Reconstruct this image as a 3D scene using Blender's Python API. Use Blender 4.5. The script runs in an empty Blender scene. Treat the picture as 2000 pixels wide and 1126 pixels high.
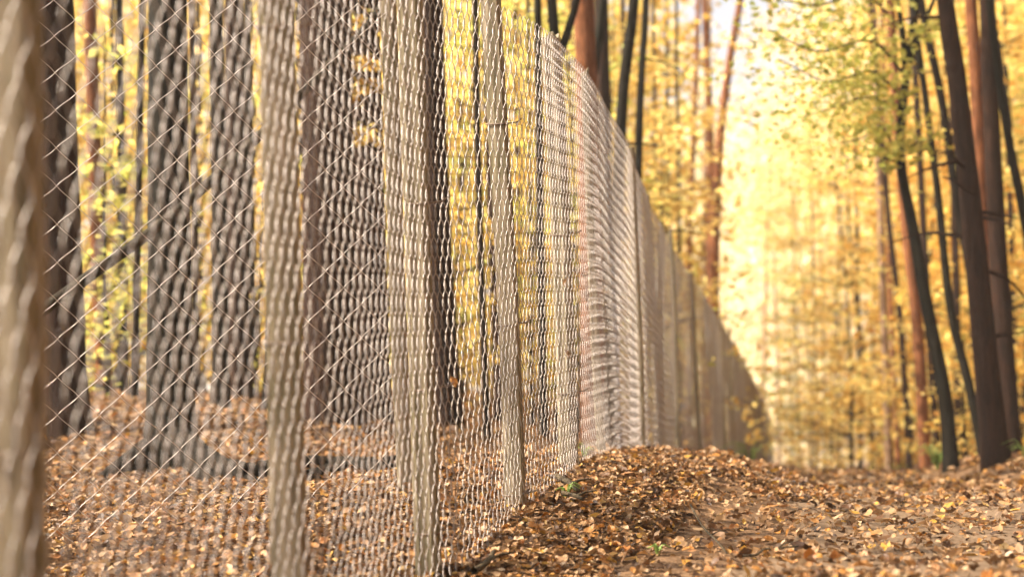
import bpy, math, random
import numpy as np
from mathutils import Vector, noise

random.seed(7)
RNG = np.random.default_rng(11)
R = math.radians
S = bpy.context.scene
COL = S.collection

# ------------------------------------------------------------------ camera
F = 2778.0                       # focal length in photo pixels (50 mm on 36 mm)
PITCH = math.atan((760 - 563) / F)
CAM = Vector((0, 0, 0))
cd = bpy.data.cameras.new('camera')
cam = bpy.data.objects.new('camera', cd)
COL.objects.link(cam)
cam.location = CAM
cam.rotation_euler = (R(90) + PITCH, 0, 0)
cd.sensor_width = 36.0
cd.lens = 50.0
cd.clip_start = 0.05
cd.clip_end = 2000.0
cd.dof.use_dof = True
cd.dof.focus_distance = 4.6
cd.dof.aperture_fstop = 2.0
cd.dof.aperture_blades = 0
S.camera = cam

# ------------------------------------------------------------------ sky, sun, exposure
SUN_AZ, SUN_EL = R(-94), R(41)   # azimuth measured from the view axis (+Y), minus = left
w = bpy.data.worlds.new('World')
S.world = w
w.use_nodes = True
nt = w.node_tree
nt.nodes.clear()
out = nt.nodes.new('ShaderNodeOutputWorld')
bg = nt.nodes.new('ShaderNodeBackground')
sky = nt.nodes.new('ShaderNodeTexSky')
sky.sky_type = 'NISHITA'
sky.sun_disc = False
sky.sun_elevation = SUN_EL
sky.sun_rotation = SUN_AZ
sky.air_density = 0.35
sky.dust_density = 6.0
sky.ozone_density = 0.6
bg.inputs['Strength'].default_value = 0.15
hs = nt.nodes.new('ShaderNodeHueSaturation')      # thin high cloud: the whole sky paler
hs.inputs['Saturation'].default_value = 0.30
hs.inputs['Value'].default_value = 1.15
nt.links.new(sky.outputs[0], hs.inputs['Color'])
nt.links.new(hs.outputs[0], bg.inputs[0])
nt.links.new(bg.outputs[0], out.inputs[0])
sd = bpy.data.lights.new('sun', 'SUN')
sd.energy = 5.0
sd.angle = R(0.5)
sd.color = (1.0, 0.86, 0.66)
sun = bpy.data.objects.new('sun', sd)
COL.objects.link(sun)
to_sun = Vector((math.sin(SUN_AZ) * math.cos(SUN_EL), math.cos(SUN_AZ) * math.cos(SUN_EL), math.sin(SUN_EL)))
sun.rotation_euler = to_sun.to_track_quat('Z', 'Y').to_euler()
S.view_settings.view_transform = 'Standard'
S.view_settings.look = 'None'
S.view_settings.gamma = 1.0
S.view_settings.exposure = 1.55
S.view_settings.use_curve_mapping = False
S.render.engine = 'CYCLES'
S.cycles.use_denoising = True
S.cycles.max_bounces = 8
S.cycles.transmission_bounces = 6
S.cycles.sample_clamp_indirect = 6.0
S.cycles.caustics_reflective = False
S.cycles.caustics_refractive = False

# ------------------------------------------------------------------ helpers
CP, SP = math.cos(PITCH), math.sin(PITCH)


def at(px, py, d):
    """the point d metres ahead of the camera that a photo pixel looks at"""
    u, v = (px - 1000) / F, (563 - py) / F
    x, y, z = u, CP - v * SP, SP + v * CP
    k = d / y
    return np.array((x * k, d, z * k))


def mk(name, V, faces, mat, parent=None, smooth=True):
    """one mesh object from numpy arrays; faces is a list of (n,k) index arrays"""
    o = bpy.data.objects.new(name, mesh(name, V, faces, mat, smooth))
    COL.objects.link(o)
    if parent:
        o.parent = parent
    return o


def mesh(name, V, faces, mat, smooth=True):
    if not isinstance(faces, (list, tuple)):
        faces = [faces]
    me = bpy.data.meshes.new(name)
    V = np.asarray(V, dtype=np.float32)
    me.vertices.add(len(V))
    me.vertices.foreach_set('co', V.ravel())
    loops = np.concatenate([np.asarray(f, dtype=np.int32).ravel() for f in faces])
    cnt = np.concatenate([np.full(len(f), np.asarray(f).shape[1], dtype=np.int32) for f in faces])
    st = np.concatenate([[0], np.cumsum(cnt)[:-1]]).astype(np.int32)
    me.loops.add(len(loops))
    me.loops.foreach_set('vertex_index', loops)
    me.polygons.add(len(cnt))
    me.polygons.foreach_set('loop_start', st)
    me.polygons.foreach_set('use_smooth', np.full(len(cnt), smooth))
    me.update(calc_edges=True)
    me.validate()
    if mat:
        me.materials.append(mat)
    return me


def empty(name, loc):
    o = bpy.data.objects.new(name, None)
    o.location = loc
    o.empty_display_size = 0.1
    COL.objects.link(o)
    return o


def tag(o, label=None, cat=None, group=None, kind=None):
    for k, v in (('label', label), ('category', cat), ('group', group), ('kind', kind)):
        if v:
            o[k] = v
    return o


def tube(P, rad, sides=8, rough=0.0, seed=0, cap=True, ridges=0.0):
    """tapered tube along the polyline P; returns (verts, faces list)"""
    P = np.asarray(P, float)
    n = len(P)
    T = np.gradient(P, axis=0)
    T /= np.linalg.norm(T, axis=1)[:, None] + 1e-9
    ref = np.array((1.0, 0, 0)) if abs(T[0, 0]) < 0.8 else np.array((0, 1.0, 0))
    N = ref - T * (T @ ref)[:, None]
    N /= np.linalg.norm(N, axis=1)[:, None] + 1e-9
    B = np.cross(T, N)
    a = np.linspace(0, 2 * math.pi, sides, endpoint=False)
    rad = np.broadcast_to(np.asarray(rad, float), (n,))
    r = np.repeat(rad[:, None], sides, 1)
    if rough or ridges:
        rs = np.random.default_rng(seed + 5)
        if ridges:
            ph = rs.uniform(0, 6.28, (3,))
            ln = np.concatenate([[0], np.cumsum(np.linalg.norm(np.diff(P, axis=0), axis=1))])
            k = (np.sin(a[None] * 7 + ph[0] + np.sin(ln[:, None] * 5) * 1.4) + np.sin(a[None] * 11 + ph[1] + np.sin(ln[:, None] * 9 + ph[2]) * 1.7)) * 0.5
            r = r * (1 + ridges * k)
        if rough:
            r = r * (1 + rough * rs.normal(0, 1, r.shape))
    V = P[:, None] + r[..., None] * (np.cos(a)[None, :, None] * N[:, None] + np.sin(a)[None, :, None] * B[:, None])
    V = V.reshape(-1, 3)
    i = np.arange(n - 1)[:, None] * sides
    j = np.arange(sides)[None]
    jn = (j + 1) % sides
    Q = np.stack([i + j, i + jn, i + sides + jn, i + sides + j], -1).reshape(-1, 4)
    fs = [Q]
    if cap:
        V = np.vstack([V, P[-1:]])
        c = len(V) - 1
        b = (n - 1) * sides
        fs.append(np.stack([b + j[0], b + jn[0], np.full(sides, c)], -1))
    return V, fs


def join(parts):
    Vs, f3, f4, k = [], [], [], 0
    for V, fs in parts:
        Vs.append(V)
        for f in fs:
            (f4 if f.shape[1] == 4 else f3).append(f + k)
        k += len(V)
    out_ = []
    if f4:
        out_.append(np.vstack(f4))
    if f3:
        out_.append(np.vstack(f3))
    return np.vstack(Vs), out_


def smooth_line(pts, n):
    """Catmull-Rom through pts (rows), n samples"""
    pts = np.asarray(pts, float)
    p = np.vstack([2 * pts[0] - pts[1], pts, 2 * pts[-1] - pts[-2]])
    t = np.linspace(0, len(pts) - 1 - 1e-6, n)
    i = t.astype(int)
    f = (t - i)[:, None]
    p0, p1, p2, p3 = p[i], p[i + 1], p[i + 2], p[i + 3]
    return 0.5 * (2 * p1 + (p2 - p0) * f + (2 * p0 - 5 * p1 + 4 * p2 - p3) * f ** 2 + (3 * p1 - p0 - 3 * p2 + p3) * f ** 3)


# ------------------------------------------------------------------ materials
class NB:
    def __init__(self, name):
        self.m = bpy.data.materials.new(name)
        self.m.use_nodes = True
        self.t = self.m.node_tree
        self.t.nodes.clear()
        self.out = self.n('ShaderNodeOutputMaterial')

    def n(self, kind, **kw):
        x = self.t.nodes.new(kind)
        for k, v in kw.items():
            if k in x.inputs:
                x.inputs[k].default_value = v
            else:
                setattr(x, k, v)
        return x

    def l(self, a, b):
        self.t.links.new(a, b)

    def ramp(self, fac, stops, interp='LINEAR'):
        r = self.n('ShaderNodeValToRGB')
        r.color_ramp.interpolation = interp
        e = r.color_ramp.elements
        while len(e) < len(stops):
            e.new(0.5)
        for el, (p, c) in zip(e, stops):
            el.position = p
            el.color = (*c, 1)
        self.l(fac, r.inputs[0])
        return r.outputs[0]

    def noise(self, scale, detail=4, vec=None, rough=0.6):
        x = self.n('ShaderNodeTexNoise')
        x.inputs['Scale'].default_value = scale
        x.inputs['Detail'].default_value = detail
        x.inputs['Roughness'].default_value = rough
        if vec:
            self.l(vec, x.inputs['Vector'])
        return x.outputs[0]

    def obj(self, sx=1, sy=1, sz=1):
        c = self.n('ShaderNodeTexCoord')
        m = self.n('ShaderNodeMapping')
        m.inputs['Scale'].default_value = (sx, sy, sz)
        self.l(c.outputs['Object'], m.inputs[0])
        return m.outputs[0]

    def bump(self, h, strength=0.5, dist=0.01):
        b = self.n('ShaderNodeBump')
        b.inputs['Strength'].default_value = strength
        b.inputs['Distance'].default_value = dist
        self.l(h, b.inputs['Height'])
        return b.outputs[0]

    def mix(self, fac, a, b, mode='MIX'):
        x = self.n('ShaderNodeMix', data_type='RGBA', blend_type=mode)
        if isinstance(fac, float):
            x.inputs[0].default_value = fac
        else:
            self.l(fac, x.inputs[0])
        for s, i in ((a, 6), (b, 7)):
            if isinstance(s, tuple):
                x.inputs[i].default_value = (*s, 1)
            else:
                self.l(s, x.inputs[i])
        return x.outputs[2]

    def pbr(self, col, rough=0.8, metal=0.0, normal=None, spec=0.3):
        p = self.n('ShaderNodeBsdfPrincipled')
        p.inputs['Roughness'].default_value = rough
        p.inputs['Metallic'].default_value = metal
        p.inputs['Specular IOR Level'].default_value = spec
        if isinstance(col, tuple):
            p.inputs['Base Color'].default_value = (*col, 1)
        else:
            self.l(col, p.inputs['Base Color'])
        if normal:
            self.l(normal, p.inputs['Normal'])
        self.l(p.outputs[0], self.out.inputs[0])
        return self.m


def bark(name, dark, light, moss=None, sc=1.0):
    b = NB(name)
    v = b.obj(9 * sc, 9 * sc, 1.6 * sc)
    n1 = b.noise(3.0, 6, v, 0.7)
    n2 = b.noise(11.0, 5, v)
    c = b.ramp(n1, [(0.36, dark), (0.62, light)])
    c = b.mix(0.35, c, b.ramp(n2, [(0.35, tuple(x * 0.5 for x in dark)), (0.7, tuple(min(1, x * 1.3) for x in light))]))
    if moss:
        big = b.noise(1.3, 3, b.obj(1, 1, 0.5))
        c = b.mix(b.ramp(big, [(0.5, (0, 0, 0)), (0.72, (0.75, 0.75, 0.75))]), c, moss)
    return b.pbr(c, 0.9, normal=b.bump(n1, 0.9, 0.03), spec=0.15)


def leafmat(name, stops, trans=0.5, rough=0.6, obj_random=False):
    b = NB(name)
    if obj_random:
        rnd = b.n('ShaderNodeObjectInfo').outputs['Random']
    else:
        rnd = b.n('ShaderNodeNewGeometry').outputs['Random Per Island']
    c = b.ramp(rnd, stops)
    d = b.n('ShaderNodeBsdfPrincipled', Roughness=rough)
    d.inputs['Specular IOR Level'].default_value = 0.3
    b.l(c, d.inputs['Base Color'])
    t = b.n('ShaderNodeBsdfTranslucent')
    b.l(c, t.inputs[0])
    m = b.n('ShaderNodeMixShader')
    m.inputs[0].default_value = trans
    b.l(d.outputs[0], m.inputs[1])
    b.l(t.outputs[0], m.inputs[2])
    b.l(m.outputs[0], b.out.inputs[0])
    return b.m


M = {}
b = NB('forest_soil')
n1 = b.noise(9, 8, b.obj())
n2 = b.noise(60, 6, b.obj())
M['soil'] = b.pbr(b.mix(0.5, b.ramp(n1, [(0.35, (0.07, 0.04, 0.022)), (0.65, (0.22, 0.13, 0.07))]), b.ramp(n2, [(0.35, (0.04, 0.022, 0.012)), (0.68, (0.30, 0.18, 0.10))])), 0.95, normal=b.bump(n2, 0.8, 0.02), spec=0.1)
b = NB('path_sand')
n1 = b.noise(5, 8, b.obj())
n2 = b.noise(90, 6, b.obj())
M['path'] = b.pbr(b.mix(0.45, b.ramp(n1, [(0.35, (0.09, 0.058, 0.034)), (0.65, (0.19, 0.128, 0.08))]), b.ramp(n2, [(0.35, (0.06, 0.036, 0.02)), (0.7, (0.26, 0.18, 0.12))])), 0.95, normal=b.bump(n2, 0.7, 0.012), spec=0.1)

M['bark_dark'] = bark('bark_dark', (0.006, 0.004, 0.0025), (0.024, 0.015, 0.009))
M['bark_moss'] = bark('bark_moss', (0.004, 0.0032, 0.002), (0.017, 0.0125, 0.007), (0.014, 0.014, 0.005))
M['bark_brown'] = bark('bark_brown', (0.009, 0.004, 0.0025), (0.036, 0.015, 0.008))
M['bark_red'] = bark('bark_red', (0.075, 0.026, 0.010), (0.26, 0.10, 0.042))
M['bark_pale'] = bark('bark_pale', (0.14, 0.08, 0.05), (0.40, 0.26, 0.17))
M['deadwood'] = bark('deadwood', (0.02, 0.015, 0.010), (0.12, 0.09, 0.055))
M['branch'] = bark('dead_branch_bark', (0.006, 0.005, 0.003), (0.05, 0.040, 0.026))
M['rotten'] = bark('rotten', (0.004, 0.003, 0.002), (0.018, 0.012, 0.007))

b = NB('weathered_post_wood')
v = b.obj(1, 1, 0.06)
n1 = b.noise(55, 7, v, 0.65)
n2 = b.noise(6, 4, b.obj(1, 1, 0.5))
c = b.ramp(n1, [(0.32, (0.06, 0.048, 0.030)), (0.5, (0.19, 0.152, 0.10)), (0.68, (0.33, 0.275, 0.205))])
c = b.mix(b.ramp(n2, [(0.42, (0, 0, 0)), (0.68, (0.6, 0.6, 0.6))]), c, (0.09, 0.078, 0.032))
M['post'] = b.pbr(c, 0.88, normal=b.bump(n1, 0.7, 0.006), spec=0.2)

b = NB('galvanised_wire')
n1 = b.noise(40, 4, b.obj())
M['wire'] = b.pbr(b.ramp(n1, [(0.35, (0.25, 0.22, 0.20)), (0.65, (0.38, 0.335, 0.31))]), 0.42, 0.3, spec=0.6)
b = NB('pale_galvanised_wire')  # the wire colour again, only paler, for the second fence
M['wire_pale'] = b.pbr(b.ramp(b.noise(40, 4, b.obj()), [(0.35, (0.38, 0.34, 0.31)), (0.65, (0.56, 0.50, 0.46))]), 0.4, 0.3, spec=0.5)
b = NB('rusty_tie_wire')
M['tie'] = b.pbr(b.ramp(b.noise(70, 4, b.obj()), [(0.4, (0.10, 0.06, 0.04)), (0.65, (0.30, 0.24, 0.19))]), 0.6, 0.3)

LIT = [(0.0, (0.05, 0.025, 0.012)), (0.20, (0.15, 0.070, 0.030)), (0.36, (0.32, 0.175, 0.075)), (0.52, (0.48, 0.30, 0.155)),
       (0.64, (0.50, 0.215, 0.045)), (0.76, (0.56, 0.38, 0.22)), (0.88, (0.42, 0.155, 0.035)), (0.96, (0.60, 0.34, 0.06)), (1.0, (0.66, 0.50, 0.34))]
LIT = [(p, tuple(v * .63 for v in c)) for p, c in LIT]
M['litter'] = leafmat('fallen_leaf_brown', LIT, 0.22, 0.55)
M['litter_obj'] = leafmat('fallen_leaf_single', LIT[1:], 0.22, 0.5, True)
M['gold'] = leafmat('foliage_gold', [(0, (0.54, 0.30, 0.06)), (0.35, (0.72, 0.51, 0.14)), (0.7, (0.82, 0.65, 0.24)), (1, (0.70, 0.64, 0.22))], 0.68)
M['ochre'] = leafmat('foliage_ochre', [(0, (0.34, 0.19, 0.03)), (0.35, (0.52, 0.34, 0.07)), (0.7, (0.64, 0.47, 0.12)), (1, (0.48, 0.45, 0.11))], 0.62)
M['amber'] = leafmat('foliage_amber', [(0, (0.54, 0.27, 0.05)), (0.4, (0.70, 0.45, 0.09)), (0.8, (0.78, 0.57, 0.15)), (1, (0.72, 0.60, 0.18))], 0.68)
M['hazed'] = leafmat('foliage_hazed', [(0, (0.66, 0.49, 0.25)), (0.4, (0.80, 0.65, 0.38)), (0.75, (0.84, 0.74, 0.50)), (1, (0.76, 0.72, 0.48))], 0.62)  # yellow foliage made paler: the far haze is put into the leaf colour
M['lime'] = leafmat('foliage_yellow_green', [(0, (0.34, 0.36, 0.07)), (0.45, (0.54, 0.52, 0.13)), (0.8, (0.74, 0.62, 0.18)), (1, (0.46, 0.52, 0.15))], 0.68)
M['needle'] = leafmat('foliage_pine_needle', [(0, (0.05, 0.065, 0.02)), (0.6, (0.12, 0.13, 0.035)), (1, (0.30, 0.22, 0.06))], 0.35)
M['fern'] = leafmat('fern_green', [(0, (0.14, 0.22, 0.05)), (0.6, (0.26, 0.36, 0.09)), (1, (0.42, 0.42, 0.12))], 0.5)

# ------------------------------------------------------------------ terrain
FX = np.array([[-6, -2.2], [0.9, -0.80], [1.75, -0.612], [2.2, -0.545], [2.8, -0.452], [3.4, -0.335], [3.8, -0.24], [4.48, -0.01], [5.42, 0.222], [6.16, 0.395], [7.7, 0.70],
               [10.65, 1.22], [14, 2.0], [19.3, 3.12], [30, 5.25], [40, 7.2], [60, 11.0], [100, 18.6], [700, 130]])
FZ = np.array([[-6, -.55], [0.9, -.57], [2.17, -.575], [3.03, -.56], [3.8, -.51], [4.48, -.395], [5.42, -.30], [6.16, -.285], [7.0, -.315], [7.7, -.355],
               [10.65, -.49], [14, -.77], [19.3, -1.08], [40, -2.2], [60, -3.3], [100, -5.4], [200, -8], [700, -8]])
PZ = np.array([[-6, -.36], [0, -.37], [3.2, -.425], [5, -.455], [6, -.47], [9, -.58], [12, -.74], [20, -1.21], [40, -2.25], [60, -3.3], [100, -5.4], [200, -8], [700, -8]])
LZ = np.array([[-6, -.58], [4, -.52], [6, -.45], [6.6, -.40], [8, -.17], [10, -.10], [16, -.08], [25, -.10], [60, -.6], [100, -4], [200, -8], [700, -8]])
RZ = np.array([[-6, -.36], [6, -.46], [9, -.455], [11, -.53], [14, -.70], [20, -1.02], [40, -2.1], [60, -3.3], [100, -5.4], [200, -8], [700, -8]])


def ip(T, y):
    return np.interp(y, T[:, 0], T[:, 1])


def sst(a, b_, x):
    t = np.clip((x - a) / (b_ - a), 0, 1)
    return t * t * (3 - 2 * t)


def wob(x, y):
    return (0.020 * np.sin(2.1 * x + 0.7 * y) + 0.016 * np.sin(1.3 * y - 2.9 * x + 1) + 0.010 * np.sin(5.3 * x + 4.1 * y + 2) + 0.006 * np.sin(11 * x - 8.7 * y))


def ground(x, y):
    x = np.asarray(x, float)
    y = np.asarray(y, float)
    t = x - ip(FX, y)
    zf, zp, zl, zr = ip(FZ, y), ip(PZ, y), ip(LZ, y), ip(RZ, y)
    wd = 1 + np.maximum(0, y - 8) * 0.02
    z = np.where(t < 0, zf + (zl - zf) * sst(0.1, 2.6 * wd, -t), zf + (zp - zf) * sst(0.04, 1.15, t))
    z = z + (zr - zp) * sst(1.6 * wd, 2.3 * wd, t)
    k = np.where(np.abs(t) < 0.35, 0.25, 1.0) * np.where((t > 0.9) & (t < 1.5 * wd), 0.5, 1.0)
    return z + wob(x, y) * k


gy = np.concatenate([np.linspace(-5, 2, 16), 2 + (np.linspace(0, 1, 240) ** 2.4) * 68, np.geomspace(73, 650, 26)])
gu = np.sign(np.linspace(-1, 1, 241)) * np.abs(np.linspace(-1, 1, 241)) ** 1.5
GX = gu[None] * (1.0 * np.abs(gy[:, None]) + 6) + np.clip(gy[:, None], 0, 700) * 0.12
GY = np.repeat(gy[:, None], 241, 1)
GZ = ground(GX, GY)
nr, nc = GX.shape
i = (np.arange(nr - 1)[:, None] * nc + np.arange(nc - 1)[None]).ravel()
gr = mk('ground', np.stack([GX, GY, GZ], -1).reshape(-1, 3), np.stack([i, i + 1, i + nc + 1, i + nc], -1), M['soil'])
tag(gr, kind='structure')
# the trodden strip of the path
py_ = np.concatenate([np.linspace(-4, 2, 14), np.geomspace(2.05, 70, 150)])
pt = np.linspace(0, 1, 26)
wd = 1 + np.maximum(0, py_ - 8) * 0.02
PX = ip(FX, py_)[:, None] + 0.8 + 0.08 * np.sin(py_ * 1.7)[:, None] + pt[None] * ((0.95 * wd + 0.1 * np.sin(py_ * 1.1 + 1))[:, None])
PYY = np.repeat(py_[:, None], 26, 1)
edge = np.minimum(pt, 1 - pt)[None] * 26
PZZ = ground(PX, PYY) + 0.006 * np.clip(edge, 0, 1) - 0.004 * (edge < 0.5)
nr, nc = PX.shape
i = (np.arange(nr - 1)[:, None] * nc + np.arange(nc - 1)[None]).ravel()
path = mk('path', np.stack([PX, PYY, PZZ], -1).reshape(-1, 3), np.stack([i, i + 1, i + nc + 1, i + nc], -1), M['path'])
tag(path, kind='structure')

# ------------------------------------------------------------------ main chain-link fence
HC = 0.05                         # half a diamond, upright
HW = 0.0245                       # half a diamond, along the fence (the net is strained tall)
NET_H = 1.63
ys = np.concatenate([np.arange(0.4, 62, 0.02)])
fl = np.stack([ip(FX, ys), ys, ip(FZ, ys)], -1)
for _ in range(3):                # soften the corners of the line
    k = np.ones(25) / 25
    for c in (0, 2):
        pad = np.pad(fl[:, c], 12, mode='reflect', reflect_type='odd')
        fl[:, c] = np.convolve(pad, k, 'valid')
sl = np.concatenate([[0], np.cumsum(np.hypot(np.diff(fl[:, 0]), np.diff(fl[:, 1])))])


def fpt(s):
    return np.stack([np.interp(s, sl, fl[:, c]) for c in range(3)], -1)


def s_of_y(y):
    return float(np.interp(y, fl[:, 1], sl))


def lean(s):                      # the whole fence leans away from the path a little
    return 0.030


s_far = s_of_y(5.4)


def strand(s0, par, kseg, sides, r, hc, rows, base_fn, nrm_fn, D, hw):
    ph = np.linspace(0, rows, rows * kseg + 1)
    k = np.minimum(np.floor(ph), rows - 1)
    f = ph - k
    odd = ((k + par) % 2)
    g = 0.72 * f + 0.28 * (0.5 - 0.5 * np.cos(math.pi * f))
    tri = np.where(odd == 0, g, 1 - g)
    dep = np.where(odd == 0, -1, 1) * D * np.sin(math.pi * f) ** 0.45
    s = s0 + tri * hw
    P = base_fn(s).copy()
    N = nrm_fn(s)
    h = ph * hc
    # sag, stretch and bulge of the hand-strained net
    h = h + 0.010 * np.sin(s * 1.9 + h * 1.7 + 1) * np.sin(h * 1.9) + 0.006 * np.sin(s * 4.3 + 2.1 * h)
    bul = (0.35 if s0 > s_far else 1.0) * 0.016 * np.sin(s * 2.3 + h * 2.2) + (0.4 if s0 > s_far else 1.0) * 0.008 * np.sin(s * 5.1 - h * 3.1 + 2)
    P += N * (dep + bul)[:, None]
    P[:, 2] += h + 0.01
    P[:, 0] -= lean(s0) * h
    return tube(P, r, sides, cap=False)


def fence_normal(s):
    d = fpt(np.asarray(s) + 0.05) - fpt(np.asarray(s) - 0.05)
    d[:, 2] = 0
    d /= np.linalg.norm(d, axis=1)[:, None]
    return np.stack([d[:, 1], -d[:, 0], np.zeros(len(d))], -1)


fence = empty('wire_fence', fpt(np.array([s_of_y(1.75)]))[0])
tag(fence, 'long chain-link fence on weathered wooden posts running down beside the leaf-covered path', 'fence')
inv = -np.array(fence.location)


def in_fence(V):
    return V + inv


s_start, s_end = s_of_y(1.2), s_of_y(61)
rows = int(NET_H / HC)
far_parts = []
idx = 0
s = s_start
def netfn(q):
    # the net hangs on the path side of the first posts and behind the later ones
    p = fpt(q)
    return p + fence_normal(q) * np.interp(p[:, 1], [4.9, 8.2], [0.050, 0.0])[:, None]


while s < s_end:
    y = float(np.interp(s, sl, fl[:, 1]))
    if idx < 300:
        kseg, sides = (6, 6) if y < 8 else (3, 4)
        V, fs = strand(s, idx, kseg, sides, 0.00125 if y < 5.2 else 0.0012, HC, rows, netfn, fence_normal, 0.0048, HW)
        mk('wire_strand', in_fence(V), fs, M['wire'], fence)
    else:
        far_parts.append(strand(s, idx, 2 if y < 22 else 1, 3, 0.0016, HC, rows, netfn, fence_normal, 0.0045, HW))
    s += HW
    idx += 1
V, fs = join(far_parts)
o = mk('wire_netting', in_fence(V), fs, M['wire'], fence)
tag(o, kind='stuff')


def post_mesh(L, w, d, seed, lean_dx=0.0, bow=0.0):
    """rough square timber post standing on z=0 (sunk below), uneven faces, chamfered top"""
    rs = np.random.default_rng(seed)
    zs = np.linspace(-0.35, L, 30)
    q = 4
    ring = []
    for a, b_ in (((-1, -1), (1, -1)), ((1, -1), (1, 1)), ((1, 1), (-1, 1)), ((-1, 1), (-1, -1))):
        for t in np.linspace(0, 1, q, endpoint=False):
            ring.append((a[0] + (b_[0] - a[0]) * t, a[1] + (b_[1] - a[1]) * t))
    ring = np.array(ring)
    corner = np.abs(ring).min(1) > 0.99
    ring[corner] *= 0.88
    n = len(ring)
    ph = rs.uniform(0, 6.28, 6)
    prof = 1 + 0.05 * rs.normal(0, 1, n)
    V = []
    for z in zs:
        k = 1 + 0.02 * np.sin(z * 2.3 + ph[0]) + 0.01 * np.sin(z * 7 + ph[1])
        jit = 1 + 0.012 * rs.normal(0, 1, n)
        tw = 0.10 * np.sin(z * 0.9 + ph[2])
        x = ring[:, 0] * w / 2 * k * prof * jit
        y = ring[:, 1] * d / 2 * k * prof * jit
        X = x * math.cos(tw) - y * math.sin(tw) + 0.004 * math.sin(z * 3 + ph[3]) + bow * math.sin(math.pi * max(z, 0) / L)
        Y = x * math.sin(tw) + y * math.cos(tw) + 0.004 * math.sin(z * 2.6 + ph[4])
        zz = np.full(n, z)
        if z == zs[-1]:
            zz = z + 0.010 * rs.normal(0, 1, n) + 0.012 * ring[:, 0]
            X, Y = X * 0.96, Y * 0.96
        V.append(np.stack([X, Y, zz], -1))
    V = np.array(V)
    m = len(zs)
    Vf = V.reshape(-1, 3)
    Vf = np.vstack([Vf, V[-1].mean(0)[None]])
    i_ = np.arange(m - 1)[:, None] * n
    j = np.arange(n)[None]
    jn = (j + 1) % n
    Q = np.stack([i_ + j, i_ + jn, i_ + n + jn, i_ + n + j], -1).reshape(-1, 4)
    bb = (m - 1) * n
    return Vf, [Q, np.stack([bb + j[0], bb + jn[0], np.full(n, len(Vf) - 1)], -1)]


POST_Y = [0.85, 1.80, 2.87, 3.84, 4.58, 5.42, 6.16, 7.70, 9.25, 10.8, 12.4, 14.0]
while POST_Y[-1] < 60:
    POST_Y.append(POST_Y[-1] + random.uniform(1.45, 1.75))
TIES = {1: (0.50, ), 2: (0.66, 1.3), 3: (0.12, 0.50, 1.0), 4: (0.06, 0.60, 1.25), 5: (0.3, 0.9), 6: (0.5, 1.1)}
for n, y in enumerate(POST_Y):
    s = s_of_y(y)
    p = fpt(np.array([s]))[0]
    nm = fence_normal(np.array([s]))[0]
    wdt = random.uniform(0.062, 0.070)
    if n == 1:
        wdt = 0.068
    if n >= 6:
        wdt = random.uniform(0.030, 0.038)
    L = 1.66 + random.uniform(-0.02, 0.05)
    V, fs = post_mesh(L, wdt, wdt * random.uniform(0.9, 1.05), 40 + n, bow=random.uniform(-0.008, 0.008))
    ln = 0.040 + random.uniform(-0.010, 0.010)
    if n > 6:
        ln += random.uniform(-0.02, 0.02)
    V = V.copy()
    ang = math.atan2(nm[1], nm[0]) + random.uniform(-0.25, 0.25)
    ca, sa = math.cos(ang), math.sin(ang)
    X, Y = V[:, 0] * ca - V[:, 1] * sa, V[:, 0] * sa + V[:, 1] * ca
    V[:, 0] = X - ln * V[:, 2] + p[0]
    V[:, 1] = Y + p[1]
    gz = p[2] if y > 0 else 0
    V[:, 2] += gz
    po = mk('post', in_fence(V), fs, M['post'], fence, smooth=False)
    for hz in TIES.get(n, ()):
        a = np.linspace(0, 2 * math.pi, 26)
        sq = 1 / np.maximum(np.abs(np.cos(a)), np.abs(np.sin(a))) ** 0.7
        rr = wdt / 2 * 1.10 * sq
        C = np.stack([rr * np.cos(a) * ca - rr * np.sin(a) * sa + p[0] - ln * hz, rr * np.cos(a) * sa + rr * np.sin(a) * ca + p[1], gz + hz + 0.008 * np.sin(a)], -1)
        V2, f2 = tube(C, 0.0024, 6)
        tail = np.array([C[0], C[0] + np.array((0.03, 0.0, 0.004)), C[0] + np.array((0.045, -0.01, 0.014))])
        V3, f3 = tube(tail, 0.0024, 6)
        V2, f2 = join([(V2, f2), (V3, f3)])
        mk('tie_wire', in_fence(V2), f2, M['tie'], po)

# ------------------------------------------------------------------ the second, wider-meshed fence behind it
A = at(800, 700, 4.75)
B = at(-190, 700, 4.05)
AB = (B - A)[:2]
LEN = float(np.hypot(*AB))
DIR = AB / LEN
HC2, HW2 = 0.0565, 0.061


def spt(q):
    q = np.asarray(q, float)
    xy = A[:2] + q[:, None] * DIR
    return np.stack([xy[:, 0], xy[:, 1], ground(xy[:, 0], xy[:, 1]) * 0 - 0.53 + 0.0 * q], -1)


def snm(q):
    return np.tile(np.array((DIR[1], -DIR[0], 0.0)), (len(q), 1))


side = empty('wire_fence', (A[0], A[1], -0.53))
tag(side, 'short fine-wire diamond fence standing behind the nearest posts, among the tree trunks', 'fence')
sinv = -np.array(side.location)
q = 0.02
n = 0
while q < LEN - HW2:
    V, fs = strand(q, n, 5, 6, 0.0013, HC2, 32, spt, snm, 0.004, HW2)
    mk('wire_strand', V + sinv, fs, M['wire_pale'], side)
    q += HW2
    n += 1
for q in (0.0, LEN):
    p = spt(np.array([q]))[0]
    V, fs = post_mesh(1.85, 0.05, 0.05, 90 + int(q * 10))
    V[:, 0] -= 0.045 * V[:, 2]
    mk('post', V + p + sinv, fs, M['post'], side, smooth=False)


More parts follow.
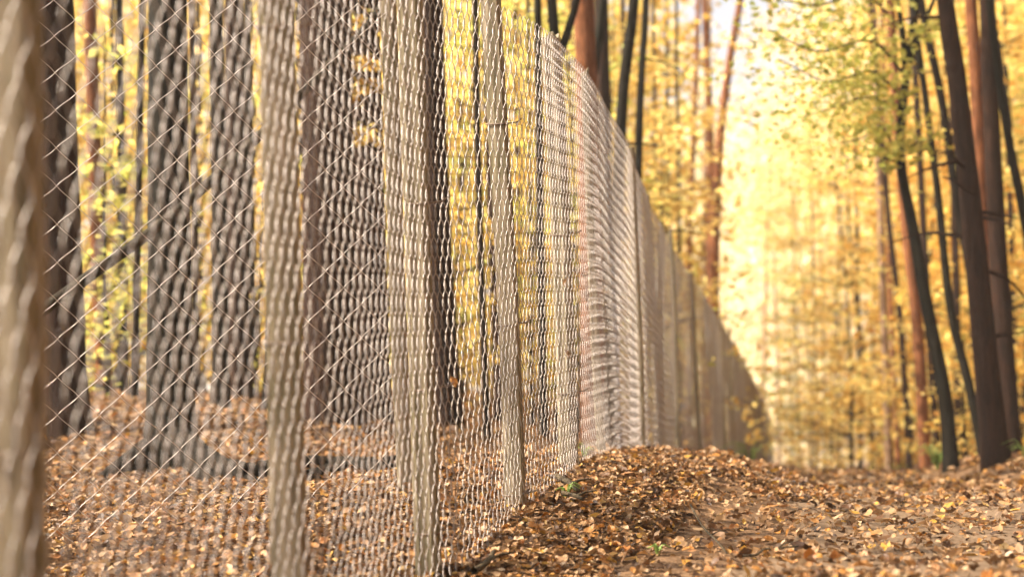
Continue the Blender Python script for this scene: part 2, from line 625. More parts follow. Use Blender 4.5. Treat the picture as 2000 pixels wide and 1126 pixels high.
# ------------------------------------------------------------------ foliage builders
def quads(C, size, rs, flat=0.0, aspect=0.62):
    """leaf-shaped bent quads (two triangles along the midrib) at centres C"""
    n = len(C)
    a = rs.normal(0, 1, (n, 3))
    a[:, 2] *= (1 - flat)
    a /= np.linalg.norm(a, axis=1)[:, None]
    up = rs.normal(0, 1, (n, 3))
    up[:, :2] *= (1 - 0.6 * flat)
    sd_ = np.cross(a, up)
    sd_ /= np.linalg.norm(sd_, axis=1)[:, None] + 1e-9
    nn = np.cross(a, sd_)
    sz = np.broadcast_to(np.asarray(size), (n,)) * rs.uniform(0.65, 1.25, n)
    sz = sz[:, None]
    tip, base = C + a * sz * 0.5, C - a * sz * 0.5
    mid = C + nn * sz * 0.06
    l, r_ = mid + sd_ * sz * aspect * 0.5 + nn * sz * 0.10, mid - sd_ * sz * aspect * 0.5 + nn * sz * 0.10
    V = np.stack([base, l, tip, r_], 1).reshape(-1, 3)
    k = np.arange(n)[:, None] * 4
    fc = np.concatenate([k + np.array([[0, 2, 1]]), k + np.array([[0, 3, 2]])], 0)
    return V, [fc]


def clumps(n_cl, per, rx, ry, rz, spread, size, rs, flat=0.5):
    d = rs.normal(0, 1, (n_cl, 3))
    d /= np.linalg.norm(d, axis=1)[:, None]
    d *= rs.uniform(0.25, 1, (n_cl, 1)) ** 0.5
    c = d * np.array((rx, ry, rz))
    C = np.repeat(c, per, 0) + rs.normal(0, 1, (n_cl * per, 3)) * np.array((spread, spread, spread * 0.4))
    return quads(C, size, rs, flat), c


def crown_proto(name, mat, n_cl, per, rx, rz, spread, size, seed, flat=0.5):
    rs = np.random.default_rng(seed)
    (V, fs), c = clumps(n_cl, per, rx, rx, rz, spread, size, rs, flat)
    return mesh(name, V, fs, mat, smooth=False)


CROWN = {
    'gold': crown_proto('crown', M['gold'], 60, 26, 2.2, 2.6, 0.42, 0.11, 1),
    'lime': crown_proto('crown', M['lime'], 60, 26, 2.2, 2.4, 0.42, 0.11, 2),
    'amber': crown_proto('crown', M['amber'], 60, 26, 2.2, 2.6, 0.42, 0.11, 3),
    'pine': crown_proto('crown', M['needle'], 40, 30, 1.7, 1.8, 0.32, 0.16, 4),
}


def tree(name, label, pts, w0, w1, mat, crown='pine', group=None, top=13.0, stubs=0, limbs=(), sub=(), flare=0.35, cs=1.0, sides=18, cat='tree', spurs=None, curvy=0.0):
    """pts: [(px, py, depth)...] from the base up; w0/w1: trunk width in photo pixels at the base and the top of pts"""
    P = [at(*p) for p in pts]
    P[0][2] = float(ground(P[0][0], P[0][1])) - 0.06
    base = P[0].copy()
    d0, d1 = pts[0][2], pts[-1][2]
    r0, r1 = w0 * d0 / F / 2, w1 * d1 / F / 2
    hvis = P[-1][2]
    last = P[-1] - P[-2]
    last /= max(abs(last[2]), 1e-3)
    z = P[-1][2]
    while z < top:
        st = min(2.0, top - z + 0.01)
        last[:2] *= 0.8
        P.append(P[-1] + last * st)
        z += st
    P = np.array(P)
    n = max(24, int((P[-1, 2] - P[0, 2]) * 7))
    # parameterise by height so that rings are even
    L = smooth_line(P, 400)
    zz = np.linspace(L[0, 2], L[-1, 2], n)
    o_ = np.argsort(L[:, 2])
    L = np.stack([np.interp(zz, L[o_, 2], L[o_, c]) for c in range(3)], -1)
    h = zz - zz[0]
    hv = max(hvis - base[2], 0.5)
    rad = np.interp(h, [0, hv, h[-1]], [r0, r1, min(r1, r0) * 0.30])
    rad = rad * (1 + flare * np.exp(-h / (0.10 + r0)))
    sd_ = sum(map(ord, label)) % 9973
    rs = np.random.default_rng(sd_)
    if curvy:
        L[:, 0] += curvy * (np.sin(h * 1.7 + rs.uniform(0, 6)) - np.sin(rs.uniform(0, 6))) * np.clip(h, 0, 1)
    root = empty(name, base)
    tag(root, label, cat, group)
    V, fs = tube(L, rad, sides, 0.012, sd_, ridges=0.035)
    tr = mk('trunk', V - base, fs, mat, root)
    for k in range(stubs):        # dead side twigs
        hh = rs.uniform(0.8, min(hv, 4.0))
        c = np.array([np.interp(hh, h, L[:, q_]) for q_ in range(3)])
        rr = np.interp(hh, h, rad)
        a = rs.uniform(0, 6.28)
        dv = np.array((math.cos(a), math.sin(a) * 0.6, rs.uniform(-0.35, 0.3)))
        ln = rs.uniform(0.15, 0.55)
        PP = [c + dv * rr * 0.6, c + dv * (rr + ln * 0.5) + (0, 0, 0.02), c + dv * (rr + ln) + np.array((0, 0, rs.uniform(-.1, .06)))]
        V, fs = tube(smooth_line(PP, 6), np.linspace(rr * 0.16 + 0.005, 0.003, 6), 6)
        mk('branch', V - base, fs, mat, root)
    for lb in limbs:              # limbs given in photo pixels
        PP = np.array([at(*p) for p in lb[0]])
        m = 14
        V, fs = tube(smooth_line(PP, m), np.linspace(lb[1], lb[2], m), 9, 0.02, 3)
        mk('limb', V - base, fs, mat, root)
    if crown:
        c = bpy.data.objects.new('crown', CROWN[crown])
        COL.objects.link(c)
        c.parent = root
        c.location = L[-1] - base - np.array((0, 0, 0.8 * cs))
        c.scale = (cs, cs, cs)
        c.rotation_euler = (0, 0, rs.uniform(0, 6.28))
    return root, L, base


def spray(root, base, pts, mat, n, spread, size, seed, stem=None, name='foliage', flat=0.6):
    """leaves along drooping twigs given in photo pixels: one part of the tree"""
    rs = np.random.default_rng(seed)
    parts = []
    for line in pts:
        PP = smooth_line(np.array([at(*p) for p in line]), 20)
        k = np.clip((4 + 16 * rs.beta(1.2, 1.7, n)).astype(int), 4, 19)
        C = PP[k] + rs.normal(0, 1, (n, 3)) * np.array((spread, spread, spread * 0.55)) * (0.5 + k[:, None] / 20)
        parts.append(quads(C, size, rs, flat))
        if stem:
            V, fs = tube(PP, np.linspace(0.012, 0.003, 20), 6)
            mk('branch', V - base, fs, stem, root)
    V, fs = join(parts)
    mk(name, V - base, fs, mat, root, smooth=False)


# ------------------------------------------------------------------ trees behind the fence, from the camera's left
D = 'bark_dark'
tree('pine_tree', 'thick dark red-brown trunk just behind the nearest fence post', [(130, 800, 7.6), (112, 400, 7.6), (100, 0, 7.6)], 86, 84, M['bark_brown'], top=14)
tree('pine_tree', 'slim reddish trunk standing next to the thick trunk by the nearest post', [(205, 790, 12), (188, 400, 12), (176, 0, 12)], 30, 26, M['bark_red'], top=13)
tree('young_tree', 'pencil-thin dark stem between the slim reddish trunk and the big black trunk', [(262, 800, 9.5), (270, 400, 9.5), (278, 0, 9.5)], 16, 13, M[D], 'gold', top=6.5, cs=.55, sides=10)
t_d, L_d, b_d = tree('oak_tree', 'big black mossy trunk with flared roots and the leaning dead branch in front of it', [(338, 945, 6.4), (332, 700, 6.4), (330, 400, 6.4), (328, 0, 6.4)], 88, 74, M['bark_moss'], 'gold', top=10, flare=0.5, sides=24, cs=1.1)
for k, (ex, ey, ez) in enumerate([(at(240, 905, 6.6)), (at(180, 925, 6.2)), (at(430, 985, 5.6)), (at(520, 1000, 5.4)), (at(400, 900, 6.9))]):
    p0 = b_d + np.array((0, -0.02, 0.20))
    e = np.array((ex, ey, float(ground(ex, ey)) - 0.015))
    mid = (p0 * 0.45 + e * 0.55)
    mid[2] = float(ground(mid[0], mid[1])) + 0.06
    V, fs = tube(smooth_line([p0, mid, e], 12), np.linspace(0.07, 0.022, 12), 10, 0.04, k)
    mk('root', V - b_d, fs, M['rotten'], t_d)
tree('young_tree', 'slim dark trunk just to the right of the big black mossy trunk', [(432, 800, 9.0), (428, 400, 9.0), (422, 0, 9.0)], 34, 28, M[D], 'gold', top=8, cs=.7)
tree('pine_tree', 'dark brown trunk close on the left of the second fence post', [(470, 800, 10), (462, 400, 10), (456, 0, 10)], 46, 36, M['bark_brown'], top=13)
tree('young_tree', 'thin dark stem half hidden behind the second fence post', [(520, 800, 9), (545, 400, 9), (566, 0, 9)], 22, 18, M[D], 'gold', top=7, cs=.6, sides=10)
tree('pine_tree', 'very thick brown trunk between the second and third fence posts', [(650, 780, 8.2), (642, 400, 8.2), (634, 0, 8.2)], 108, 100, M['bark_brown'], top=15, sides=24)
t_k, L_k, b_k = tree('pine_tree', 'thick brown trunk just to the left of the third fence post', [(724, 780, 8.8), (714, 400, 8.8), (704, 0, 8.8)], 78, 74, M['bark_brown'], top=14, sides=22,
     limbs=[([(705, 150, 8.6), (660, 118, 8.2), (700, 82, 7.9), (736, 48, 7.8), (764, -30, 7.7)], .036, .03)])
tree('pine_tree', 'brown trunk showing between the third and fourth fence posts', [(872, 795, 9.5), (850, 400, 9.5), (838, 0, 9.5)], 62, 56, M['bark_brown'], top=14)
tree('young_tree', 'thin black stem close to the left of the fourth fence post', [(952, 795, 9), (936, 400, 9), (928, 0, 9)], 15, 13, M[D], 'gold', top=7, cs=.5, sides=10)
tree('pine_tree', 'reddish trunk partly hidden behind the fourth fence post', [(985, 795, 12), (968, 400, 12), (955, 0, 12)], 38, 32, M['bark_brown'], top=14)
tree('young_tree', 'slender olive stem rising above the fence top left of the forked trunk', [(1062, 800, 10), (1055, 400, 10), (1050, 0, 10)], 18, 15, M['bark_moss'], 'lime', top=8, cs=.6, sides=10)
t_f, L_f, b_f = tree('oak_tree', 'forked black trunk with a slanting limb above the fence top', [(1102, 800, 9.5), (1096, 300, 9.5), (1084, 80, 9.5), (1078, 0, 9.5)], 34, 20, M['bark_moss'], 'gold', top=9, cs=.8,
                      limbs=[([(1093, 110, 9.5), (1112, 50, 9.5), (1132, -20, 9.4), (1150, -120, 9.3)], .032, .02)])
tree('pine_tree', 'stout orange-barked pine trunk rising behind the fence top', [(1160, 800, 11), (1150, 300, 11), (1140, 0, 11)], 48, 40, M['bark_red'], top=15)
tree('oak_tree', 'dark trunk slanting in front of a brown one behind the fence', [(1140, 800, 11.5), (1150, 250, 11.5), (1178, 0, 11.5)], 24, 18, M['bark_moss'], 'gold', top=9, cs=.7, sides=12)
tree('pine_tree', 'brown trunk right behind the slanting dark one above the fence', [(1186, 800, 13), (1180, 300, 13), (1174, 0, 13)], 34, 28, M['bark_brown'], top=14)
tree('oak_tree', 'tall straight dark trunk leaning left above the descending fence top', [(1190, 800, 10.5), (1212, 260, 10.5), (1238, 0, 10.5)], 28, 20, M['bark_moss'], 'gold', top=9, cs=.7, sides=14, stubs=2)
tree('oak_tree', 'thin dark twiggy trunk beside the tall straight leaning one', [(1236, 800, 11.5), (1248, 260, 11.5), (1262, 0, 11.5)], 20, 13, M['bark_moss'], 'lime', top=9, cs=.7, sides=12, stubs=4)
tree('pine_tree', 'tall orange pine curving up against the white sky gap', [(1398, 860, 22), (1394, 560, 22), (1404, 300, 22), (1425, 120, 22), (1446, 0, 22)], 28, 13, M['bark_red'], top=17, cs=1.2)
tree('pine_tree', 'straight orange pine crossing just left of the curving one', [(1386, 860, 24), (1388, 450, 24), (1386, 250, 24), (1376, 0, 24)], 24, 12, M['bark_red'], 'lime', top=15, cs=1.2)
tree('pine_tree', 'slender orange pine trunk standing farther left of the crossing pair', [(1342, 860, 24), (1346, 500, 24), (1358, 200, 24), (1364, 0, 24)], 13, 9, M['bark_red'], 'lime', top=14, sides=12)
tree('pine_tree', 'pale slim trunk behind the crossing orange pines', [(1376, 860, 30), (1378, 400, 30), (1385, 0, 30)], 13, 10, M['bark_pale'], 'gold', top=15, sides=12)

# ------------------------------------------------------------------ trees on the path's other side
tree('pine_tree', 'thickest dark trunk at the path edge, knotty with broken twigs', [(1948, 893, 9.2), (1925, 700, 9.2), (1896, 400, 9.2), (1868, 150, 9.2), (1846, 0, 9.2)], 52, 32, M['bark_brown'], top=13, stubs=8, sides=24, flare=.25,
     limbs=[([(1890, 330, 9.2), (1872, 318, 9.1), (1858, 300, 9.0)], .02, .006), ([(1905, 378, 9.2), (1888, 372, 9.0), (1862, 352, 8.9), (1840, 345, 8.8)], .014, .004)])
tree('pine_tree', 'red-brown trunk tight behind the thickest dark one', [(1978, 880, 11), (1950, 500, 11), (1935, 200, 11), (1928, 0, 11)], 38, 30, M['bark_brown'], top=14)
tree('pine_tree', 'russet trunk rising between the thick dark pine and its red-brown neighbour', [(1935, 875, 13), (1922, 500, 13), (1906, 150, 13), (1896, 0, 13)], 30, 24, M['bark_red'], top=14)
t_c, L_c, b_c = tree('oak_tree', 'sharply bent black trunk with leafy low sprays over the path', [(1858, 888, 10.2), (1846, 780, 10.2), (1815, 620, 10.2), (1782, 440, 10.2), (1758, 300, 10.2), (1772, 130, 10.2), (1786, 40, 10.2), (1790, 0, 10.2)], 29, 14, M['bark_moss'], 'lime', top=8, cs=1.0, sides=20,
                      limbs=[([(1770, 150, 10.2), (1762, 60, 10.1), (1750, -20, 10.0)], .028, .014), ([(1775, 120, 10.2), (1800, 60, 10.3), (1840, -40, 10.5)], .022, .012)])
tree('oak_tree', 'slender dark leaning trunk next to the bent black one', [(1925, 872, 10.8), (1890, 740, 10.8), (1856, 600, 10.8), (1832, 380, 10.8), (1806, 180, 10.8), (1782, 0, 10.8)], 19, 11, M['bark_moss'], 'gold', top=8, cs=.8, sides=14)
tree('oak_tree', 'tall dark leaning trunk that slips behind the thickest one', [(1935, 872, 11.8), (1905, 600, 11.8), (1870, 400, 11.8), (1838, 190, 11.8), (1798, 0, 11.8)], 18, 15, M['bark_dark'], 'gold', top=9, cs=.8, sides=14, stubs=3)
tree('oak_tree', 'black leaning trunk cut off by the picture edge beyond the thick pines', [(2075, 880, 9.8), (2010, 480, 9.8), (1968, 260, 9.8), (1940, 60, 9.8)], 20, 15, M['bark_moss'], 'gold', top=8, cs=.8, sides=14, stubs=2)
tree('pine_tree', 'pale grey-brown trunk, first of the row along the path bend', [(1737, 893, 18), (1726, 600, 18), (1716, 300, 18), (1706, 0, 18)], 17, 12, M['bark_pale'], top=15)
tree('pine_tree', 'thin brown trunk touching the pale one at the path bend', [(1756, 890, 19), (1740, 600, 19), (1730, 300, 19), (1722, 0, 19)], 11, 8, M['bark_red'], top=15, sides=12)
tree('pine_tree', 'brown slanting trunk second behind the pale one', [(1776, 888, 17), (1760, 640, 17), (1738, 450, 17), (1720, 250, 17), (1700, 0, 17)], 13, 9, M['bark_brown'], 'gold', top=13, sides=12)
tree('pine_tree', 'plum-brown trunk with a pale lit flank, close left of the bent black trunk', [(1808, 880, 14), (1792, 640, 14), (1770, 440, 14), (1750, 200, 14), (1738, 0, 14)], 24, 18, M['bark_red'], top=14)
tree('pine_tree', 'brown trunk base directly behind the foot of the bent black trunk', [(1832, 878, 15), (1812, 600, 15), (1796, 300, 15), (1780, 0, 15)], 15, 12, M['bark_brown'], top=14, sides=14)
tree('young_tree', 'orange-leaved dark stump-like trunk between the two leaning dark trunks', [(1872, 872, 15), (1868, 600, 15), (1862, 300, 15), (1858, 0, 15)], 16, 12, M['bark_brown'], 'amber', top=12, sides=14)
tree('young_tree', 'thin dark sapling at the far end of the path, nearer of two', [(1681, 905, 26), (1678, 700, 26), (1674, 450, 26), (1670, 200, 26)], 9, 6, M[D], 'gold', top=9, sides=9)
tree('young_tree', 'slanting thin dark sapling crossing its twin at the far path end', [(1704, 905, 25), (1700, 790, 25), (1680, 640, 25), (1664, 520, 25), (1655, 350, 25)], 9, 5, M[D], 'gold', top=8, sides=9)
tree('young_tree', 'thin stem in the middle of the bright clearing at the path end', [(1637, 912, 34), (1636, 700, 34), (1640, 450, 34)], 8, 5, M['bark_brown'], 'gold', top=9, sides=8)
tree('young_tree', 'leftmost thin stem in the bright clearing at the path end', [(1594, 914, 36), (1592, 700, 36), (1588, 500, 36)], 7, 5, M['bark_brown'], 'gold', top=9, sides=8)
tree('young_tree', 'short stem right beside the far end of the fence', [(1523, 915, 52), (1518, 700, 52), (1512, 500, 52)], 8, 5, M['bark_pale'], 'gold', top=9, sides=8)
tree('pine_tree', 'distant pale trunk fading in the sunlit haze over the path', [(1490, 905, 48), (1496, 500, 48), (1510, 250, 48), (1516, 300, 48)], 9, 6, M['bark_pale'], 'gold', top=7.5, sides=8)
for (px, dp, wpx, lab) in (
        (1560, 46, 6, 'thin distant trunk between the fence end and the clearing stems'), (1612, 44, 5, 'hair-thin distant trunk between the two stems of the clearing'),
        (1660, 40, 6, 'thin distant trunk left of the paired dark saplings'), (1720, 34, 7, 'thin distant trunk just left of the pale trunk at the path bend'),
        (1765, 30, 8, 'thin distant trunk seen among the row behind the pale trunk'), (1890, 24, 12, 'distant brown trunk between the bent black trunk and the thickest pine'),
        (1960, 20, 13, 'distant brown trunk peeping out beside the red-brown one'), (1985, 17, 16, 'brown trunk at the very picture edge behind the thick pines')):
    tree('young_tree', lab, [(px, 905, dp), (px - 6, 600, dp), (px - 12, 400, dp)], wpx, wpx * .7, M['bark_brown'], 'gold', 'slender trunks deep in the wood beyond the path', top=7, sides=8, cs=1.2)
for (px, dp, wpx, lab) in (
        (242, 12, 20, 'dark trunk in the gap left of the pencil-thin dark stem'), (383, 11, 17, 'dark trunk close to the right flank of the big black mossy trunk'),
        (492, 12, 22, 'dark trunk touching the left edge of the second fence post'), (604, 11, 24, 'dark trunk in the slit right of the second fence post'),
        (228, 18, 12, 'distant thin trunk between the slim reddish and the pencil-thin stems'), (300, 22, 12, 'distant thin trunk just left of the big black mossy trunk'),
        (395, 17, 13, 'distant thin trunk in the gap right of the big black mossy trunk'), (500, 20, 14, 'distant trunk beside the left edge of the second fence post'),
        (590, 17, 16, 'distant trunk beside the right edge of the second fence post'), (780, 18, 16, 'distant trunk beside the left edge of the third fence post'),
        (905, 16, 13, 'distant trunk in the yellow gap between third and fourth posts'), (1015, 17, 14, 'distant trunk just right of the fourth fence post'),
        (1040, 14, 10, 'thin dark trunk midway between the fourth and fifth fence posts'), (1125, 20, 9, 'distant thin trunk just right of the fifth fence post'),
        (1225, 20, 12, 'distant trunk between the two leaning dark trunks over the fence'), (1285, 22, 9, 'distant thin trunk right of the thin twiggy one over the fence'),
        (1310, 26, 9, 'thin far trunk in the yellow gap left of the slender orange pine'), (1330, 20, 8, 'thin trunk touching the left of the slender orange pine')):
    tree('young_tree', lab, [(px, 790, dp), (px - 4, 400, dp), (px - 9, 0, dp)], wpx, wpx * .75, M['bark_brown'] if px % 2 else M['bark_dark'], 'gold', 'slender trunks in the wood behind the fence', top=9, sides=8, cs=.6)

# low leafy sprays of the bent black trunk and others
spray(t_c, b_c, [[(1770, 150, 10.2), (1700, 80, 9.9), (1600, 100, 9.5), (1500, 60, 9.2)], [(1765, 190, 10.2), (1700, 140, 10), (1620, 160, 9.8), (1530, 120, 9.4)],
                 [(1760, 60, 10.2), (1690, -10, 9.8), (1600, 10, 9.4), (1520, 0, 9.0)], [(1762, 210, 10.2), (1690, 190, 10), (1630, 210, 9.8), (1560, 230, 9.6)],
                 [(1755, 300, 10.2), (1720, 250, 10), (1680, 270, 9.9), (1640, 280, 9.8)]], M['lime'], 360, 0.21, 0.062, 5, M['bark_moss'])
spray(t_c, b_c, [[(1760, 300, 10.2), (1790, 280, 9.9), (1820, 270, 9.7)], [(1756, 320, 10.2), (1730, 310, 10), (1710, 320, 9.8)], [(1780, 80, 10.2), (1810, 60, 10), (1850, 40, 9.8)]], M['lime'], 60, 0.09, 0.075, 6, M['bark_moss'])
spray(t_k, b_k, [[(752, 60, 8.6), (710, 45, 8.4), (668, 52, 8.3)], [(752, 130, 8.6), (700, 122, 8.4), (664, 132, 8.3)], [(752, 180, 8.6), (705, 168, 8.4), (660, 182, 8.3)], [(752, 275, 8.6), (710, 262, 8.4), (668, 276, 8.3)]], M['gold'], 90, 0.05, 0.055, 8, M['bark_dark'])

# ------------------------------------------------------------------ understory saplings with layered yellow leaves
def sapling_proto(mat, h, rx, n_l, per, size, seed):
    rs = np.random.default_rng(seed)
    stem = smooth_line([(0, 0, -0.1), (rs.normal(0, .05), rs.normal(0, .05), h * .4), (rs.normal(0, .15), rs.normal(0, .15), h)], 14)
    st = tube(stem, np.linspace(0.028, 0.006, 14), 7)
    parts, tw = [], []
    for k in range(n_l):
        t = rs.uniform(0.12, 1.0)
        c = stem[int(t * 13)]
        a = rs.uniform(0, 6.28)
        ln = rx * (1.05 - 0.6 * t) * rs.uniform(0.6, 1.1)
        e = c + np.array((math.cos(a) * ln, math.sin(a) * ln, rs.uniform(-0.05, 0.3) * ln))
        PP = smooth_line([c, (c + e) / 2 + (0, 0, 0.06), e], 8)
        tw.append(tube(PP, np.linspace(0.010, 0.002, 8), 5))
        kk = rs.uniform(0.2, 1.05, per)[:, None]
        C = c + (e - c) * kk + rs.normal(0, 1, (per, 3)) * np.array((0.14, 0.14, 0.05)) * rx
        parts.append(quads(C, size, rs, 0.65))
    return st, join(tw), join(parts)


PRO = []
for k, (mt, h, rx, nl, per, sz) in enumerate((('gold', 3.6, 1.1, 42, 34, .085), ('lime', 3.2, 1.0, 40, 34, .08), ('amber', 2.6, .9, 34, 34, .085), ('gold', 5.0, 1.5, 60, 34, .10), ('lime', 4.6, 1.4, 54, 34, .09), ('gold', 1.6, .8, 24, 30, .075))):
    st, tw, lf = sapling_proto(M[mt], h, rx, nl, per, sz, 60 + k)
    PRO.append((mesh('stem', *st, M['bark_dark']), mesh('branch', *tw, M['bark_dark']), mesh('leaves', *lf, M[mt], smooth=False)))


def sapling(k, px, d, sc, label, group):
    x = (px - 1000) / F * d
    z = float(ground(x, d))
    r = empty('sapling', (x, d, z))
    tag(r, label, 'sapling', group)
    rz = random.uniform(0, 6.28)
    for nm, me in zip(('stem', 'twigs', 'crown'), PRO[k]):
        o = bpy.data.objects.new(nm, me)
        if nm == 'twigs':
            o['kind'] = 'stuff'
        COL.objects.link(o)
        o.parent = r
        o.scale = (sc, sc, sc)
        o.rotation_euler = (0, 0, rz)


for (k, px, d, sc, lab) in (
        (1, 215, 11, .9, 'lime-yellow sapling between the slim reddish trunk and the big black mossy trunk'),
        (0, 240, 15, 1, 'golden sapling farther back than the lime-yellow one, left of the big black trunk'),
        (4, 330, 18, 1, 'tall yellow-green sapling directly behind the big black mossy trunk'),
        (3, 400, 16, 1, 'tall golden sapling in the bright gap right of the big black mossy trunk'),
        (0, 500, 13, 1, 'golden sapling half covered by the left side of the second fence post'),
        (2, 545, 15, 1, 'amber sapling directly behind the second fence post'),
        (1, 690, 11, .8, 'small lime-yellow sapling between the two thick brown trunks'),
        (0, 760, 13, 1, 'golden sapling in the bright slit just left of the third fence post'),
        (3, 800, 18, 1, 'tall golden sapling mostly hidden behind the third fence post'),
        (4, 905, 15, 1, 'taller yellow-green sapling seen between the third and fourth fence posts'),
        (0, 890, 12, .9, 'nearer golden sapling seen between the third and fourth fence posts'),
        (3, 1010, 16, 1, 'tall golden sapling just right of the fourth fence post'),
        (0, 1040, 12.5, .9, 'lower golden sapling between the fourth and fifth fence posts'),
        (4, 1125, 14, 1, 'yellow-green sapling between the fifth and sixth fence posts'),
        (3, 1210, 18, 1.1, 'golden sapling behind the tall leaning dark trunk over the fence top'),
        (0, 1280, 16, 1.1, 'golden sapling beside the thin twiggy trunk over the fence top'),
        (3, 1310, 21, 1.2, 'tall golden sapling just left of the slender orange pine'),
        (1, 1330, 26, 1.3, 'yellow-green sapling at the foot of the slender orange pine'),
        (3, 90, 16, 1, 'golden sapling behind the thick red-brown trunk by the nearest post'),
        (2, 470, 18, 1.2, 'amber sapling behind the dark brown trunk left of the second post'),
        (4, 600, 19, 1.2, 'yellow-green sapling in the slit right of the second fence post'),
        (3, 1085, 22, 1.2, 'distant golden sapling behind the forked black trunk')):
    sapling(k, px, d, sc, lab, 'saplings behind the fence')
for (k, px, d, sc, lab) in (
        (3, 1660, 22, 1.1, 'tall golden sapling by the two thin dark saplings at the path end'),
        (0, 1620, 27, 1.2, 'golden sapling over the bright clearing at the path end'),
        (3, 1580, 33, 1.3, 'large golden sapling behind the leftmost thin stem of the clearing'),
        (4, 1545, 38, 1.2, 'yellow-green sapling next to the far end of the fence'),
        (3, 1700, 26, 1.3, 'golden sapling left of the pale trunk at the path bend'),
        (2, 1770, 21, 1.2, 'amber sapling in the row of trunks behind the pale one'),
        (3, 1820, 18, 1.1, 'golden sapling directly behind the bent black trunk'),
        (2, 1880, 15.5, 1.1, 'orange-leaved sapling between the bent black trunk and the thickest pine'),
        (0, 1900, 19, 1.2, 'golden sapling behind the slender dark leaning trunk'),
        (3, 1985, 15, 1.1, 'tall golden sapling right of the thickest dark pine'),
        (2, 1965, 13.5, .9, 'amber sapling close behind the red-brown trunk at the picture edge'),
        (4, 2010, 18, 1.2, 'yellow-green sapling cut off by the picture edge behind the pines'),
        (5, 1885, 12.5, .7, 'knee-high golden sapling at the foot of the leaning dark trunks'),
        (5, 1745, 23, 1.0, 'low golden sapling behind the pale trunk at the path bend'),
        (0, 1850, 24, 1.3, 'distant golden sapling between the bent and the leaning black trunks'),
        (3, 1790, 27, 1.4, 'tall distant golden sapling behind the plum-brown trunk')):
    sapling(k, px, d, sc, lab, 'saplings beyond the path')

# ------------------------------------------------------------------ the far wood, one mass of yellow leaves
def far_mass(n_cl, per, dlo, dhi, pxlo, pxhi, top_fn, size, spread, seed):
    rs = np.random.default_rng(seed)
    d = rs.uniform(dlo, dhi, n_cl)
    px = rs.uniform(pxlo, pxhi, n_cl)
    x = (px - 1000) / F * d
    zb = ground(x, d)
    zt = top_fn(px) * d
    z = zb + (zt - zb) * rs.uniform(0, 1, n_cl) ** 0.9
    c = np.stack([x, d, z], -1)
    C = np.repeat(c, per, 0) + rs.normal(0, 1, (n_cl * per, 3)) * np.array((spread, spread, spread * 0.75))
    return quads(C, size, rs, 0.2)


def ring_mass(n_cl, per, az0, az1, dlo, dhi, htop, size, spread, seed):
    """the same wood carried on unseen around the camera, added to cut sky light"""
    rs = np.random.default_rng(seed)
    a = np.radians(rs.uniform(az0, az1, n_cl))
    d = np.sqrt(rs.uniform(dlo ** 2, dhi ** 2, n_cl))
    x, y = d * np.sin(a), d * np.cos(a)
    z = ground(x, y) + rs.uniform(0, 1, n_cl) * htop
    C = np.repeat(np.stack([x, y, z], -1), per, 0) + rs.normal(0, 1, (n_cl * per, 3)) * np.array((spread, spread, spread * 0.75))
    return quads(C, size, rs, 0.2)


TOPX = [-400, 1150, 1250, 1330, 1380, 1400, 1470, 1560, 1600, 1660, 1720, 1800, 2600]
TOPY = [.30, .30, .29, .25, .18, .145, .165, .18, .20, .22, .27, .30, .30]
top_fn = lambda px: np.interp(px, TOPX, TOPY)
parts = [far_mass(2600, 30, 24, 42, -300, 1340, top_fn, .20, .55, 21), ring_mass(1500, 26, -172, -32, 17, 30, 8.5, .42, .9, 24), ring_mass(130, 26, -150, -78, 11, 20, 16, .30, .9, 26)]  # the last, high clumps are added out of view to dapple the sunlight
V, fs = join(parts)
o = mk('foliage', V, fs, M['ochre'], smooth=False)
tag(o, 'mass of yellow leaves filling the wood behind the fence, with unseen clumps added for shade', 'foliage', kind='stuff')
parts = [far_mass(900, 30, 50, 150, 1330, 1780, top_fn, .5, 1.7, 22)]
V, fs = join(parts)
o = mk('foliage', V, fs, M['hazed'], smooth=False)
tag(o, 'pale mass of yellow leaves, haze put into their colour, over the far end of the path', 'foliage', kind='stuff')
parts = [far_mass(1300, 30, 21, 38, 1740, 2350, top_fn, .20, .55, 23), ring_mass(1500, 26, 30, 172, 11, 26, 9, .42, .9, 25)]  # its ring part is unseen, added to shut out open sky
V, fs = join(parts)
o = mk('foliage', V, fs, M['amber'], smooth=False)
tag(o, 'deep golden mass of leaves behind the trunks beyond the path, with an unseen ring added for shade', 'foliage', kind='stuff')

